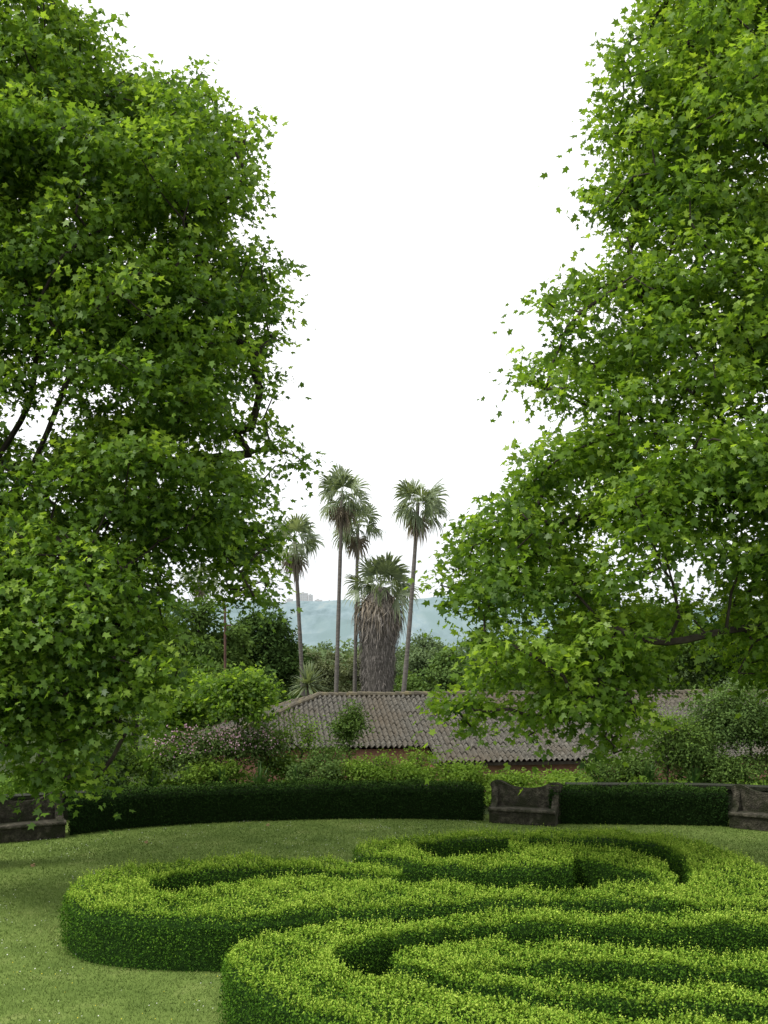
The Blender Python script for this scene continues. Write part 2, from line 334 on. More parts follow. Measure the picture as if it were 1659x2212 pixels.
# ------------------------------------------------------------------ hedges
def crspl(P, m):
    P = np.array(P, float); n = len(P); E = np.vstack([2*P[0]-P[1], P, 2*P[-1]-P[-2]])
    out = []
    for t in np.linspace(0, n-1-1e-6, m):
        i = int(t); u = t-i; p0, p1, p2, p3 = E[i:i+4]
        out.append(0.5*((2*p1)+(-p0+p2)*u+(2*p0-5*p1+4*p2-p3)*u*u+(-p0+3*p1-3*p2+p3)*u**3))
    return np.array(out)
def hedge(name, label, cat, O, I, h, leafm, corem, dtop=2100, dside=1700, shoots=330, lsize=0.033, group=None, ends=(True, True), shootlen=0.175, tt=(0.55, 0.22), sl=1.08):
    O = crspl(O, 160); I = crspl(I, 160)
    b = (O.mean(0)+I.mean(0))/2; root = thing(name, label, cat, (b[0], b[1], 0), 0, group)
    m = len(O); mid = (O+I)/2
    wob = lambda q: 0.026*np.sin(q[..., 0]*2.3+q[..., 1]*1.1)+0.022*np.sin(q[..., 0]*5.1-q[..., 1]*3.7)+.022*np.sin(q[..., 0]*9.7+q[..., 1]*8.1)
    V = []
    W = np.linalg.norm(O-I, axis=1, keepdims=True)+1e-6; dO = (I-O)/W
    ins = np.minimum(0.06, W*0.2); ins2 = np.minimum(0.15, W*0.3)
    rows = [(O+dO*ins, 0), (O+dO*ins, h-.16), (O+dO*ins2, h-.09), (I-dO*ins2, h-.09), (I-dO*ins, h-.16), (I-dO*ins, 0)]
    for q, z in rows:
        V.append(np.concatenate([q, np.full((m, 1), z)], 1))
    V = np.stack(V, 1).reshape(-1, 3); f = []
    for i in range(m-1):
        for k in range(5): f.append((i*6+k, (i+1)*6+k, (i+1)*6+k+1, i*6+k+1))
    f.append((0,1,2,3,4,5)); e = (m-1)*6; f.append((e+5, e+4, e+3, e+2, e+1, e))
    mesh('branch_core', V, f, corem, root)
    PP = []; NN = []; DD = []; SS = []; TT = []
    a = np.abs(np.cross(O[1:]-O[:-1], I[:-1]-O[:-1]))*.5 + np.abs(np.cross(I[1:]-I[:-1], O[1:]-I[:-1]))*.5
    def sample_top(cnt, edge=False):
        i = rng.choice(m-1, cnt, p=a/a.sum()); t = rng.random(cnt)[:, None]
        s = rng.random(cnt)
        if edge: s = np.where(rng.random(cnt) < .3, s**2*.5, np.where(rng.random(cnt) < .5, 1-s**2*.4, s))
        if edge: s = .06+.88*s
        s = s[:, None]
        o = O[i]*(1-t)+O[i+1]*t; q = I[i]*(1-t)+I[i+1]*t
        w = np.linalg.norm(o-q, axis=1); ed = np.minimum(s[:, 0], 1-s[:, 0])*w
        return o*(1-s)+q*s, ed
    nt = int(a.sum()*dtop)
    q, ed = sample_top(nt)
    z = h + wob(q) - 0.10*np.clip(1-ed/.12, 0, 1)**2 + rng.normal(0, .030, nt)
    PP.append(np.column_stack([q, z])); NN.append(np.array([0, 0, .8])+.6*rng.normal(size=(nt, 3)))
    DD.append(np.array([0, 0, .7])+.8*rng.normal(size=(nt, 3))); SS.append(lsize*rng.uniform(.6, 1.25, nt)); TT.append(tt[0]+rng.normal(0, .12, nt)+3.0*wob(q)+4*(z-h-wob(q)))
    def side(A, B, per_len):
        d = B-A; ln = np.linalg.norm(d, axis=1)+1e-9; nn = np.column_stack([d[:, 1], -d[:, 0]])/ln[:, None]
        c = int(ln.sum()*h*per_len)
        i = rng.choice(len(ln), c, p=ln/ln.sum()); t = rng.random(c)[:, None]
        return A[i]*(1-t)+B[i]*t, nn[i], c
    sets = [(O[:-1], O[1:], mid), (I[:-1], I[1:], mid)]
    if ends[0]: sets.append((np.linspace(O[0], I[0], 9)[:-1], np.linspace(O[0], I[0], 9)[1:], np.repeat(mid[1:2], 2, 0)))
    if ends[1]: sets.append((np.linspace(O[-1], I[-1], 9)[:-1], np.linspace(O[-1], I[-1], 9)[1:], np.repeat(mid[-2:-1], 2, 0)))
    for A, B, mm in sets:
        q, nn, c = side(A, B, dside)
        k = ((q[:, None, :]-mm[None, ::4 if len(mm) > 4 else 1, :])**2).sum(2).argmin(1); ctr = mm[::4 if len(mm) > 4 else 1][k]
        sg = np.sign(((q-ctr)*nn).sum(1)); nn = nn*sg[:, None]
        z = rng.random(c)**0.9*h
        off = rng.normal(-.008, .030, c) - .05*np.clip((z-(h-.08))/.08, 0, 1)**2 + .03*np.sin(q[:, 0]*4+z*5)*np.sin(q[:, 1]*5-z*3)
        n3 = np.column_stack([nn, np.zeros(c)])
        PP.append(np.column_stack([q+nn*off[:, None], z+wob(q)*z/h])); NN.append(n3*.7+np.array([0, 0, .30])+.55*rng.normal(size=(c, 3)))
        DD.append(n3*.5+np.array([0, 0, .6])+.6*rng.normal(size=(c, 3))); SS.append(lsize*rng.uniform(.6, 1.25, c)); TT.append(tt[1]+.12*(z/h)+.35*np.clip((z-h+.1)/.1, 0, 1)**2+rng.normal(0, .12, c))  # shade put into the tint: sides darker than tops, darkest low down
    ns = int(a.sum()*shoots)
    if ns:
        q, ed = sample_top(ns, True); cl = .45+.5*np.sin(q[:, 0]*3.1+q[:, 1]*1.9)*np.sin(q[:, 1]*3.7-q[:, 0]*1.3)+.38*rng.normal(size=ns)
        L = shootlen*np.clip(.25+.6*cl, .15, 1.4)*rng.uniform(.5, 1.15, ns)
        ln = rng.normal(0, .22, (ns, 2)); z0 = h+wob(q)-.03
        for lv in range(6):
            fr = (lv+1)/6
            for sgn in (1, -1):
                az = rng.uniform(0, 2*math.pi, ns)
                P = np.column_stack([q+ln*(L*fr)[:, None], z0+L*fr])
                PP.append(P); out = np.column_stack([np.cos(az), np.sin(az), np.full(ns, .9+fr)])
                DD.append(out); NN.append(np.column_stack([-np.cos(az), -np.sin(az), np.full(ns, .8)])+.2*rng.normal(size=(ns, 3)))
                SS.append(lsize*sl*rng.uniform(.6, 1.1, ns)*(1.15-.5*fr)); TT.append(np.clip(tt[0]+.08+.26*fr+rng.normal(0, .08, ns), 0, 1))
    V = leaves(np.vstack(PP), np.vstack(NN), np.vstack(DD), np.concatenate(SS), RHOMB*np.array([1.15, 1]), .25)
    polymesh('foliage', V, leafm, root, np.concatenate(TT))
    return root
HT = 0.75
def plan(pts, z=HT): return [on(x, y, z)[:2] for x, y in pts]
def pairs(L): return plan([p[0] for p in L]), plan([p[1] for p in L])
A = [((872,1884),(856,1896)), ((800,1868),(775,1885)), ((700,1855),(680,1875)), ((560,1852),(550,1877)), ((430,1857),(440,1882)), ((300,1870),(366,1889)), ((195,1894),(328,1902)),
     ((138,1930),(322,1914)), ((170,1962),(342,1926)), ((280,1978),(402,1927)), ((450,1984),(470,1914)), ((560,1980),(560,1903)), ((680,1971),(690,1896)),
     ((820,1963),(800,1902)), ((950,1955),(900,1909)), ((1100,1948),(1050,1918)), ((1250,1943),(1230,1920)), ((1400,1947),(1400,1915)), ((1480,1955),(1480,1915))]
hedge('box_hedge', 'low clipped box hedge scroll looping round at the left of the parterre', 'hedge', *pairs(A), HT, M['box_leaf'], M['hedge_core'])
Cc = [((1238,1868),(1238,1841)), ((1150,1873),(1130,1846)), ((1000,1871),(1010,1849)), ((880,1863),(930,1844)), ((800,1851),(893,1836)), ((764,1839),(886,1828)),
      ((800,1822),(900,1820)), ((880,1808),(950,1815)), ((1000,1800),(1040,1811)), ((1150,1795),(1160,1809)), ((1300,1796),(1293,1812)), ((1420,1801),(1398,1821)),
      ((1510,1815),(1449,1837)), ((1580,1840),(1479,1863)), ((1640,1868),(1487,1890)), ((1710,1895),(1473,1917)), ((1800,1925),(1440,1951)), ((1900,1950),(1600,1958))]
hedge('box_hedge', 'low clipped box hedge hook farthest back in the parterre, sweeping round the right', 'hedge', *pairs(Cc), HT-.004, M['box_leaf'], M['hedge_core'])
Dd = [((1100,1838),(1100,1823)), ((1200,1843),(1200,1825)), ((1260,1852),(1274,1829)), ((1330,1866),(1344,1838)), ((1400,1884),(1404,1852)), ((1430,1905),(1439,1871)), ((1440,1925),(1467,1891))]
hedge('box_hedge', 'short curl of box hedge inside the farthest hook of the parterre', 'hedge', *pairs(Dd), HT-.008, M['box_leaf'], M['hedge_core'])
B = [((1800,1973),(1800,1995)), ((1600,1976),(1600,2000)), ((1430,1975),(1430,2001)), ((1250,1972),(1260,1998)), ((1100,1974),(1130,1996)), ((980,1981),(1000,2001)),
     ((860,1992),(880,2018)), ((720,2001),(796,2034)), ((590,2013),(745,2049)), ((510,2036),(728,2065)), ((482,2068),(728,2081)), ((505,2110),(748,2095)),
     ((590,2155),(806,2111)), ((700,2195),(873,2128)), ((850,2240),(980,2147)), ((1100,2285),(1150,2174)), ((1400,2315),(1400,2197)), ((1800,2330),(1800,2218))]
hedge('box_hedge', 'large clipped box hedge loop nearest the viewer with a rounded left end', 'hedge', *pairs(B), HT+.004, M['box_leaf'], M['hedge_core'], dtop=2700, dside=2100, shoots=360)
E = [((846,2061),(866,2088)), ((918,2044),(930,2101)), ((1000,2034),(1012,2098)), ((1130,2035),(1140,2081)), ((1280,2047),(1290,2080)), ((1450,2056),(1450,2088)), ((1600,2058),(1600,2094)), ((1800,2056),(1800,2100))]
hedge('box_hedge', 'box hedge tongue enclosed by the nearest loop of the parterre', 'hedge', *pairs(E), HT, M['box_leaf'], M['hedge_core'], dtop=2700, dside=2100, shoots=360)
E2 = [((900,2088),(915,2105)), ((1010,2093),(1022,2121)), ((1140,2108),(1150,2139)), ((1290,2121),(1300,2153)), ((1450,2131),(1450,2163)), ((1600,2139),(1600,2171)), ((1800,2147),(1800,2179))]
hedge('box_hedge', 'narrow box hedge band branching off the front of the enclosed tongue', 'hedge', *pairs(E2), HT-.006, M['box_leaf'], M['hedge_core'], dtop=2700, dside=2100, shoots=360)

def back_hedge(label, front, depth, h, lb=None):
    O = [on(x, y, 0)[:2] for x, y in front]; I = [(p[0]*(1+.02), p[1]+depth) for p in O]
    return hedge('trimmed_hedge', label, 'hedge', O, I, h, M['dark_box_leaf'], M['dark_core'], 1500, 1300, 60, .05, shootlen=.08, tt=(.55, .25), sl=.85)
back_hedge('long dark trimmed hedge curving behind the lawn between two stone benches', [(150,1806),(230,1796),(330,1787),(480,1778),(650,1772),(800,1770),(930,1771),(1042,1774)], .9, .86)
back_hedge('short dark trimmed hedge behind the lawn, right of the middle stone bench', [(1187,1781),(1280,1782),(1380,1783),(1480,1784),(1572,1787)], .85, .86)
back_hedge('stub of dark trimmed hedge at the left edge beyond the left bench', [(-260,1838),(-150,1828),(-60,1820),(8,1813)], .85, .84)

# ------------------------------------------------------------------ benches and wall
def bench(label, px, py, rot, s=.86):
    p = on(px, py, 0); r = thing('stone_bench', label, 'bench', (p[0], p[1], 0), rot); r.scale = (s, s*.95, .96)
    half = [(0, .86), (.22, .87), (.45, .91), (.62, .98), (.76, 1.03), (.90, 1.04), (1.0, 1.01), (1.04, .94), (1.0, .86), (1.0, .02)]
    prof = half + [(-x, z) for x, z in half[::-1][:-1]]
    b = MB(); b.prism(prof, 'y', .60, .82); b.build('backrest', M['stone'], r, local=True)
    b = MB(); b.prism([(.02, .32), (-.01, .35), (.02, .41), (.60, .41), (.60, .32)], 'x', -.98, .98); b.build('seat', M['stone'], r, local=True)
    b = MB(); b.box(-.97, .97, .06, .60, .0, .318); b.build('plinth', M['stone'], r, local=True)
    for s in (-1, 1):
        b = MB(); b.prism([(.22, .413), (.30, .43), (.40, .50), (.49, .64), (.55, .80), (.597, .90), (.597, .413)], 'x', s*.80, s*.985)
        b.build('side_scroll', M['stone'], r, local=True)
    for o in r.children:
        bv = o.modifiers.new('worn_edges', 'BEVEL'); bv.width = .025; bv.segments = 2
    return r
bench('weathered stone bench with scrolled back between the two dark hedges', 1126, 1783, math.radians(-20))
bench('weathered stone bench half hidden under the drooping plane leaves at far left', 62, 1818, math.radians(30))
bench('weathered stone bench cut off by the right edge of the picture', 1650, 1797, math.radians(-34))
def wall(label, pts, h):
    P = crspl(pts, 40); c = P.mean(0); r = thing('parapet_wall', label, 'wall', (c[0], c[1], 0))
    for nm, w, z0, z1 in (('wall_body', .16, 0, h-.09), ('coping', .22, h-.087, h)):
        d = np.gradient(P, axis=0); d = d/np.linalg.norm(d, axis=1, keepdims=True); nn = np.column_stack([-d[:, 1], d[:, 0]])
        V = np.stack([np.column_stack([P+s*w*nn, np.full(len(P), z)]) for s, z in ((-1, z0), (1, z0), (1, z1), (-1, z1))], 1).reshape(-1, 3); f = []
        for i in range(len(P)-1):
            for k in range(4): f.append((i*4+k, (i+1)*4+k, (i+1)*4+(k+1) % 4, i*4+(k+1) % 4))
        f.append((3, 2, 1, 0)); e = 4*(len(P)-1); f.append((e, e+1, e+2, e+3))
        mesh(nm, V, f, M['mossy_stone'], r)
wall('low mossy stone parapet behind the right hedge, between benches', [(4.75, 27.75), (6.5, 27.7), (8.3, 27.6), (10.5, 26.9)], .855)
wall('low stone parapet running behind the long dark hedge', [(-9.5, 26.6), (-7, 27.6), (-4, 28.3), (0, 28.6), (2.4, 28.5)], .7)

# ------------------------------------------------------------------ plane trees
def plane_tree(label, base, trunk_pts, limbs, lobes, leafm, dens, per, size, rmax):
    root = thing('plane_tree', label, 'tree', base)
    b = MB(); pts = crspl(trunk_pts, 26); rad = np.interp(np.linspace(0, 1, 26), [0, .06, .2, 1], [.62, .48, .42, .22]); b.tube(pts, rad, 14)
    b.build('trunk', M['bark'], root, smooth=True)
    start = [(p, i-1) for i, p in enumerate(pts)]
    for att_, lp_ in limbs:
        q = crspl(lp_, 14); prev = att_
        for p in q: start.append((p, prev)); prev = len(start)-1
    branch_mesh('branches', start, [c for c, r in lobes], M['twig'], root, k=.013, rmax=rmax)
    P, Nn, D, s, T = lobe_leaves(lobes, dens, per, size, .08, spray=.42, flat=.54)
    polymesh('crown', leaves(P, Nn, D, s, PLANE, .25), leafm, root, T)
    print('leaves', len(P), 'lobes', len(lobes))
UL = [(-300,-260),(30,-200),(120,-60),(160,-5),(258,45),(235,105),(340,150),(430,108),(497,185),(482,215),(562,262),(582,350),(568,440),(520,485),(602,542),(630,620),(602,690),(612,740),(585,790),
      (658,838),(640,872),(592,892),(628,930),(684,980),(690,1040),(612,1022),(572,1070),(602,1130),(628,1190),(604,1240),(612,1310),(560,1330),(480,1330),(440,1300),(395,1310),(300,1350),(150,1360),(-300,1360)]
LL = [(-300,1060),(40,1090),(200,1130),(300,1200),(385,1310),(412,1430),(375,1520),(335,1600),(250,1640),(240,1700),(175,1755),(110,1730),(20,1700),(-300,1690)]
holesL = [(25,715,28),(88,840,26),(15,900,22),(250,885,14),(500,820,18),(520,880,16),(545,1005,22),(60,985,12),(440,960,10),(150,930,12),(425,1235,14),(330,1040,8),(60,1080,8)]
lobL = crown_lobes(UL, 21.0, 600, .38, .95, 3.0, holesL, sep=.505) + crown_lobes(LL, 18.2, 185, .34, .75, 1.5, [], sep=.50)
tb = np.array([-8.6, 21.3, 0.0])
plane_tree('tall plane tree filling the left side, its lowest leaves drooping to the lawn', tb,
    [tb, tb+[.1, 0, 2], tb+[.3, -.1, 5], tb+[.2, .1, 8], tb+[.6, 0, 12], tb+[.9, -.1, 16]],
    [(8, [at(-80,1150,21), at(40,1050,20.6), at(95,950,20.0), at(150,810,19.2), at(210,660,19.2)]), (7, [at(-90,1240,21), at(-20,1150,19.5), at(150,1180,18.6), at(290,1300,18.2)]),
     (9, [at(-80,1100,21), at(50,900,20.4), at(75,800,20.2), at(85,690,20.2)]), (10, [at(-70,1000,21.2), at(150,1010,21.5), at(350,1000,21.5), at(540,980,21.3)])],
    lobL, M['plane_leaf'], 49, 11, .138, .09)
UR = [(1960,-260),(1450,-200),(1385,-20),(1368,60),(1268,125),(1325,165),(1290,205),(1252,300),(1330,345),(1250,425),(1308,480),(1318,545),(1200,572),(1138,650),(1190,700),(1125,725),(1108,820),
      (1172,888),(1085,942),(1042,995),(1072,1050),(1000,1105),(938,1158),(965,1205),(908,1300),(985,1342),(985,1420),(960,1480),(942,1532),(990,1570),(1030,1640),(1085,1590),(1180,1640),(1290,1672),
      (1380,1640),(1420,1560),(1500,1490),(1600,1500),(1700,1560),(1960,1600)]
holesR = [(1480,1262,26),(1525,1190,22),(1440,950,18),(1220,915,26),(1560,1290,16),(1360,1170,14),(1640,900,20),(1250,1090,14),(1440,1445,34),(1130,1330,12),(1530,1430,34),(1640,330,14),(1500,770,12),(1560,560,10),(1620,1150,14),(1400,1290,12),(1330,700,10)]
lobR = crown_lobes(UR, 19.5, 580, .36, .90, 2.8, holesR, sep=.505)
lobR = [(c, r) for c, r in lobR if not (c[1] < 18.0 and abs(c[0]-(1500-CX)/F*c[1]) < .9 and abs(c[2]-(HC+(YH-1372)/F*c[1])) < .27)]
tb2 = np.array([8.7, 20.3, 0.0])
plane_tree('broad plane tree filling the right side with boughs hanging before the tiled roof', tb2,
    [tb2, tb2+[-.1, 0, 2], tb2+[-.3, -.1, 5], tb2+[-.2, .1, 8], tb2+[-.5, 0, 12], tb2+[-.8, -.1, 16]],
    [(6, [at(1760,1330,19.6), at(1659,1350,18.8), at(1560,1364,18.1), at(1450,1387,17.8), at(1370,1375,18.0), at(1300,1345,18.2)]),
     (8, [at(1750,1150,20), at(1600,1080,19.5), at(1400,1090,19.4), at(1200,1130,19.3)]), (12, [at(1750,800,20), at(1600,700,19.5), at(1400,640,19.5)]), (16, [at(1740,400,20), at(1600,250,19.8), at(1500,150,19.8)])],
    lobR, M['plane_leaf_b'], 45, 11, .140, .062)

# ------------------------------------------------------------------ farther trees
def far_tree(name, label, px, top, w, Y, leafm, gz=-3.2, group=None, nl=26, lsize=.25, dens=34):
    wm = w/F*Y/2; zt = HC-(top-YH)/F*Y; X = (px-CX)/F*Y
    rz = (zt-gz)*.47
    c = np.array([X, Y, zt-rz])
    root = thing(name, label, 'tree', (X, Y, gz), 0, group)
    L = ball_lobes(c, (wm, wm, rz), int(nl*1.6), wm*.34)
    b = MB(); b.tube([(X, Y, gz-.2), (X+.1, Y, (gz+c[2])/2), (X, Y, c[2]+rz*.3)], [.04*wm+.12, .03*wm+.09, .04], 8); b.build('trunk', M['bark'], root, smooth=True)
    branch_mesh('branches', [((X, Y, gz+(c[2]-gz)*t), i-1) for i, t in enumerate((.4, .6, .8, 1.0))], [q for q, r in L], M['twig'], root, k=.025, step=1.2)
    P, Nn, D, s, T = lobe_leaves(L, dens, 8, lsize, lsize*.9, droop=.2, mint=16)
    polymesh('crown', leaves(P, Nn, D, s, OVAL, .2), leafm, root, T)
FT = [('dark_tree', 'dense dark rounded tree left of the palms, beyond the roof end', 568, 1282, 180, 70, 'dark_tree_leaf', 60),
      ('broadleaf_tree', 'mid green tree behind the rusty pole at left', 420, 1240, 170, 62, 'mid_tree_leaf', 44),
      ('broadleaf_tree', 'shaded tree seen through the left plane tree, near the left edge', 90, 1300, 300, 66, 'dark_tree_leaf', 34),
      ('broadleaf_tree', 'dark tree behind the drooping left bough', 290, 1270, 260, 70, 'dark_tree_leaf', 40),
      ('broadleaf_tree', 'paler tree between rusty pole and the rounded dark tree', 485, 1300, 120, 64, 'mid_tree_leaf', 40),
      ('broadleaf_tree', 'low dark tree filling the gap beside the left end of the roof', 560, 1430, 160, 52, 'dark_tree_leaf', 40),
      ('broadleaf_tree', 'leafy mid green tree below the rusty pole', 430, 1400, 190, 48, 'mid_tree_leaf', 40),
      ('olive_tree', 'dull olive tree beyond the roof, left of the thin palm trunks', 695, 1388, 110, 92, 'olive_tree_leaf', 24),
      ('olive_tree', 'greyish olive tree directly behind the fat palm', 775, 1402, 120, 96, 'olive_tree_leaf', 24),
      ('broadleaf_tree', 'rounded green tree just right of the fat palm', 912, 1364, 120, 98, 'far_tree_leaf', 36),
      ('broadleaf_tree', 'low round tree showing between fat palm and leaning palm', 858, 1390, 80, 104, 'far_tree_leaf', 28),
      ('broadleaf_tree', 'low tree at the base of the leaning palm', 882, 1444, 100, 74, 'mid_tree_leaf', 26),
      ('broadleaf_tree', 'pale green tree at the left fringe of the right plane tree', 970, 1394, 120, 72, 'lime_tree_leaf', 32),
      ('broadleaf_tree', 'wide tree behind the left boughs of the right plane tree', 1060, 1350, 180, 88, 'far_tree_leaf', 34),
      ('broadleaf_tree', 'dark tree beyond the roof, behind the middle of the right plane tree', 1250, 1310, 260, 84, 'dark_tree_leaf', 44),
      ('broadleaf_tree', 'tree beyond the roof seen below the long bare bough', 1440, 1290, 260, 80, 'mid_tree_leaf', 48),
      ('broadleaf_tree', 'dark tree beyond the roof at the far right edge', 1640, 1260, 290, 78, 'dark_tree_leaf', 54)]
for nm, lb, px, tp, w, Y, mt, nl in FT: far_tree(nm, lb, px, tp, w, Y, M[mt], nl=nl)
L = []
for i in range(330):
    Y = rng.uniform(115, 330); px = rng.uniform(-500, 2200); r = rng.uniform(2.0, 4.6)
    L.append((np.array([(px-CX)/F*Y, Y, HC-(rng.uniform(1384, 1424)-YH)/F*Y-r*.8]), r))
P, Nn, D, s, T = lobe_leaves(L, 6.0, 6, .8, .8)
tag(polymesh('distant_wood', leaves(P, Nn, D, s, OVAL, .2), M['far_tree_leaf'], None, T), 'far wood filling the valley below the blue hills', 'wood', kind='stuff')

# ------------------------------------------------------------------ palms
def fan_fronds(c, R, n, elev, leaf_n=15, pet=.5, droop=.35, wseg=.05, span=210):
    Q = []; T = []
    for i in range(n):
        az = 2*math.pi*(i*0.381966) + rng.uniform(-.3, .3)
        el = math.radians(rng.uniform(*elev)); d = np.array([math.cos(az)*math.cos(el), math.sin(az)*math.cos(el), math.sin(el)])
        side = np.cross(d, (0, 0, 1.0)); side = side/(np.linalg.norm(side)+1e-6); up = np.cross(side, d)
        pl = R*pet*rng.uniform(.55, 1.3); fr = R*(1.0-pet)*rng.uniform(.9, 1.3)*1.15
        b0 = np.array(c); p = b0 + d*pl - np.array([0, 0, pl*.10])
        w = .012*R+.008
        Q.append([b0-side*w, b0+side*w, p+side*w, p-side*w]); T.append(.6)
        tn = rng.normal(.5, .22); roll = rng.normal(0, .8); sd = side*math.cos(roll)+up*math.sin(roll); u2 = up*math.cos(roll)-side*math.sin(roll)
        for k in range(leaf_n):
            a = math.radians(-span/2+span*k/(leaf_n-1)+rng.normal(0, 3)); ln = fr*(1-.25*(abs(a)/2.2)**2)*rng.uniform(.84, 1.1)
            e = d*math.cos(a)+sd*math.sin(a)+u2*(-.25*abs(math.sin(a))); e = e/np.linalg.norm(e)
            x = np.cross(e, u2); x = x/(np.linalg.norm(x)+1e-6); ww = fr*wseg; dd = droop*rng.uniform(.5, 1.5)
            m1 = p+e*ln*.5; m2 = p+e*ln*.76-np.array([0, 0, ln*dd*.28]); tip = p+e*ln*.93-np.array([0, 0, ln*dd])
            Q.append([p, m1+x*ww, m2, m1-x*ww]); T.append(tn+rng.normal(0, .14))
            Q.append([m1-x*ww*.9, m1+x*ww*.9, m2+x*ww*.75, m2-x*ww*.75]); T.append(T[-1])
            Q.append([m2-x*ww*.75, m2+x*ww*.75, tip+x*.004, tip-x*.004]); T.append(T[-1]+.08)
    return np.array(Q), np.array(T)
GZ = -3.4
def palm(label, bpx, bpy, tpx, tpy, Y, Rpx, wpx, nf=30, dead=14, bend=0.0, grp=None):
    a = at(bpx, bpy, Y); t = at(tpx, tpy, Y)
    g = a + (a-t)*((a[2]-GZ)/(t[2]-a[2])); R = Rpx/F*Y*1.12; w = wpx/F*Y/2
    root = thing('fan_palm', label, 'palm tree', (g[0], g[1], GZ), 0, grp)
    pts = []
    for i in range(18):
        q = i/17; p = g*(1-q)+t*q; p[0] += bend*math.sin(math.pi*q)/F*Y; pts.append(p)
    b = MB(); b.tube(pts, np.interp(np.linspace(0, 1, 18), [0, .1, .5, 1], [w*1.7, w*1.2, w*1.0, w*.85])*(1+.06*np.sin(np.arange(18)*2.1)), 10)
    b.build('trunk', M['palm_trunk'], root, smooth=True)
    Q1, T1 = fan_fronds(t, R*1.0, int(nf*.48), (5, 88), droop=.20, pet=.44, wseg=.046, span=195, leaf_n=19); Q2, T2 = fan_fronds(t, R, int(nf*.48), (-50, 10), droop=.50, pet=.55, wseg=.046, span=195, leaf_n=19)
    polymesh('crown', np.vstack([Q1, Q2]), M['palm_leaf'], root, np.concatenate([T1+.12, T2]))
    Q, T = fan_fronds(t-np.array([0, 0, R*.28]), R*.78, dead, (-88, -62), leaf_n=11, pet=.42, droop=.45, wseg=.045)
    polymesh('dead_fronds', Q, M['dead_frond'], root, T)
palm('tallest slender fan palm, left of the pair above the fat palm', 726, 1500, 739, 1066, 60, 57, 9.2, 25, 11)
palm('slender fan palm with lower crown just left of the fat palm', 766, 1500, 773, 1132, 63, 51, 8.4, 22, 9)
palm('slender fan palm leaning right, alone on the right of the fat palm', 868, 1500, 903, 1086, 58, 61, 10, 26, 13, bend=4)
palm('slender fan palm farthest left of the group, by the dark rounded tree', 652, 1450, 637, 1168, 66, 53, 9.2, 23, 15)
palm('pale distant fan palm peeping out under the left plane tree', 440, 1400, 430, 1246, 78, 40, 8, 18, 8)
Y = 61.0; c0 = at(822, 1268, Y); g0 = at(814, 1500, Y)
root = thing('stout_fan_palm', 'stout fan palm with a thick grey skirt of dead fronds in the middle', 'palm tree', (g0[0], Y, GZ))
prof = [(GZ, .84), (at(0,1500,Y)[2], .90), (at(0,1420,Y)[2], 1.02), (at(0,1350,Y)[2], 1.15), (at(0,1318,Y)[2], 1.10), (at(0,1292,Y)[2], .78), (at(0,1268,Y)[2], .3)]
b = MB(); zz = np.linspace(GZ, prof[-1][0], 40); rr = np.interp(zz, [p[0] for p in prof], [p[1] for p in prof])
cx = lambda z: float(np.interp(z, [GZ, g0[2], c0[2]], [g0[0]-.05, g0[0], c0[0]]))
b.tube([(cx(z), Y, z) for z in zz], rr*.90, 20); b.build('trunk', M['palm_trunk'], root, smooth=True)
n = 11000; z = rng.uniform(GZ, prof[-1][0], n); a = rng.uniform(0, 2*math.pi, n); hi = np.clip((z-at(0,1400,Y)[2])/2.2, 0, 1)
r = np.interp(z, [p[0] for p in prof], [p[1] for p in prof])*rng.uniform(.91, 1.04+.12*hi, n)
o = np.column_stack([np.cos(a), np.sin(a), np.zeros(n)]); P = np.column_stack([[cx(q) for q in z], np.full(n, Y), z]) + o*r[:, None]
D = np.array([0, 0, -1.0]) + o*(rng.uniform(-.06, .08, n)+.13*hi)[:, None] + rng.normal(0, .09, (n, 3))*(1+.9*hi)[:, None]
strand = .5+.5*np.sin(a*23+z*1.3)*np.sin(a*11-z*.7)
polymesh('skirt', leaves(P, o+.5*rng.normal(size=(n, 3)), D, rng.uniform(.18, .48, n)*(1+.7*hi), np.array([(0,0),(.045,.4),(0,1),(-.045,.4)]), .1), M['skirt'], root, np.clip(.24+.20*strand+rng.normal(0, .15, n)+.38*hi, 0, 1))
Q1, T1 = fan_fronds(c0, 2.1, 16, (12, 88), leaf_n=19, pet=.48, droop=.14, wseg=.042, span=185); Q2, T2 = fan_fronds(c0, 2.1, 11, (-18, 15), leaf_n=17, pet=.55, droop=.40, wseg=.042, span=185)
polymesh('crown', np.vstack([Q1, Q2]), M['palm_leaf'], root, np.concatenate([T1+.15, T2+.05]))
Q, T = fan_fronds(c0-np.array([0, 0, .1]), 1.95, 42, (-80, -22), leaf_n=11, pet=.5, droop=.85, wseg=.038)
polymesh('dead_fronds', Q, M['dead_frond'], root, T+.05)

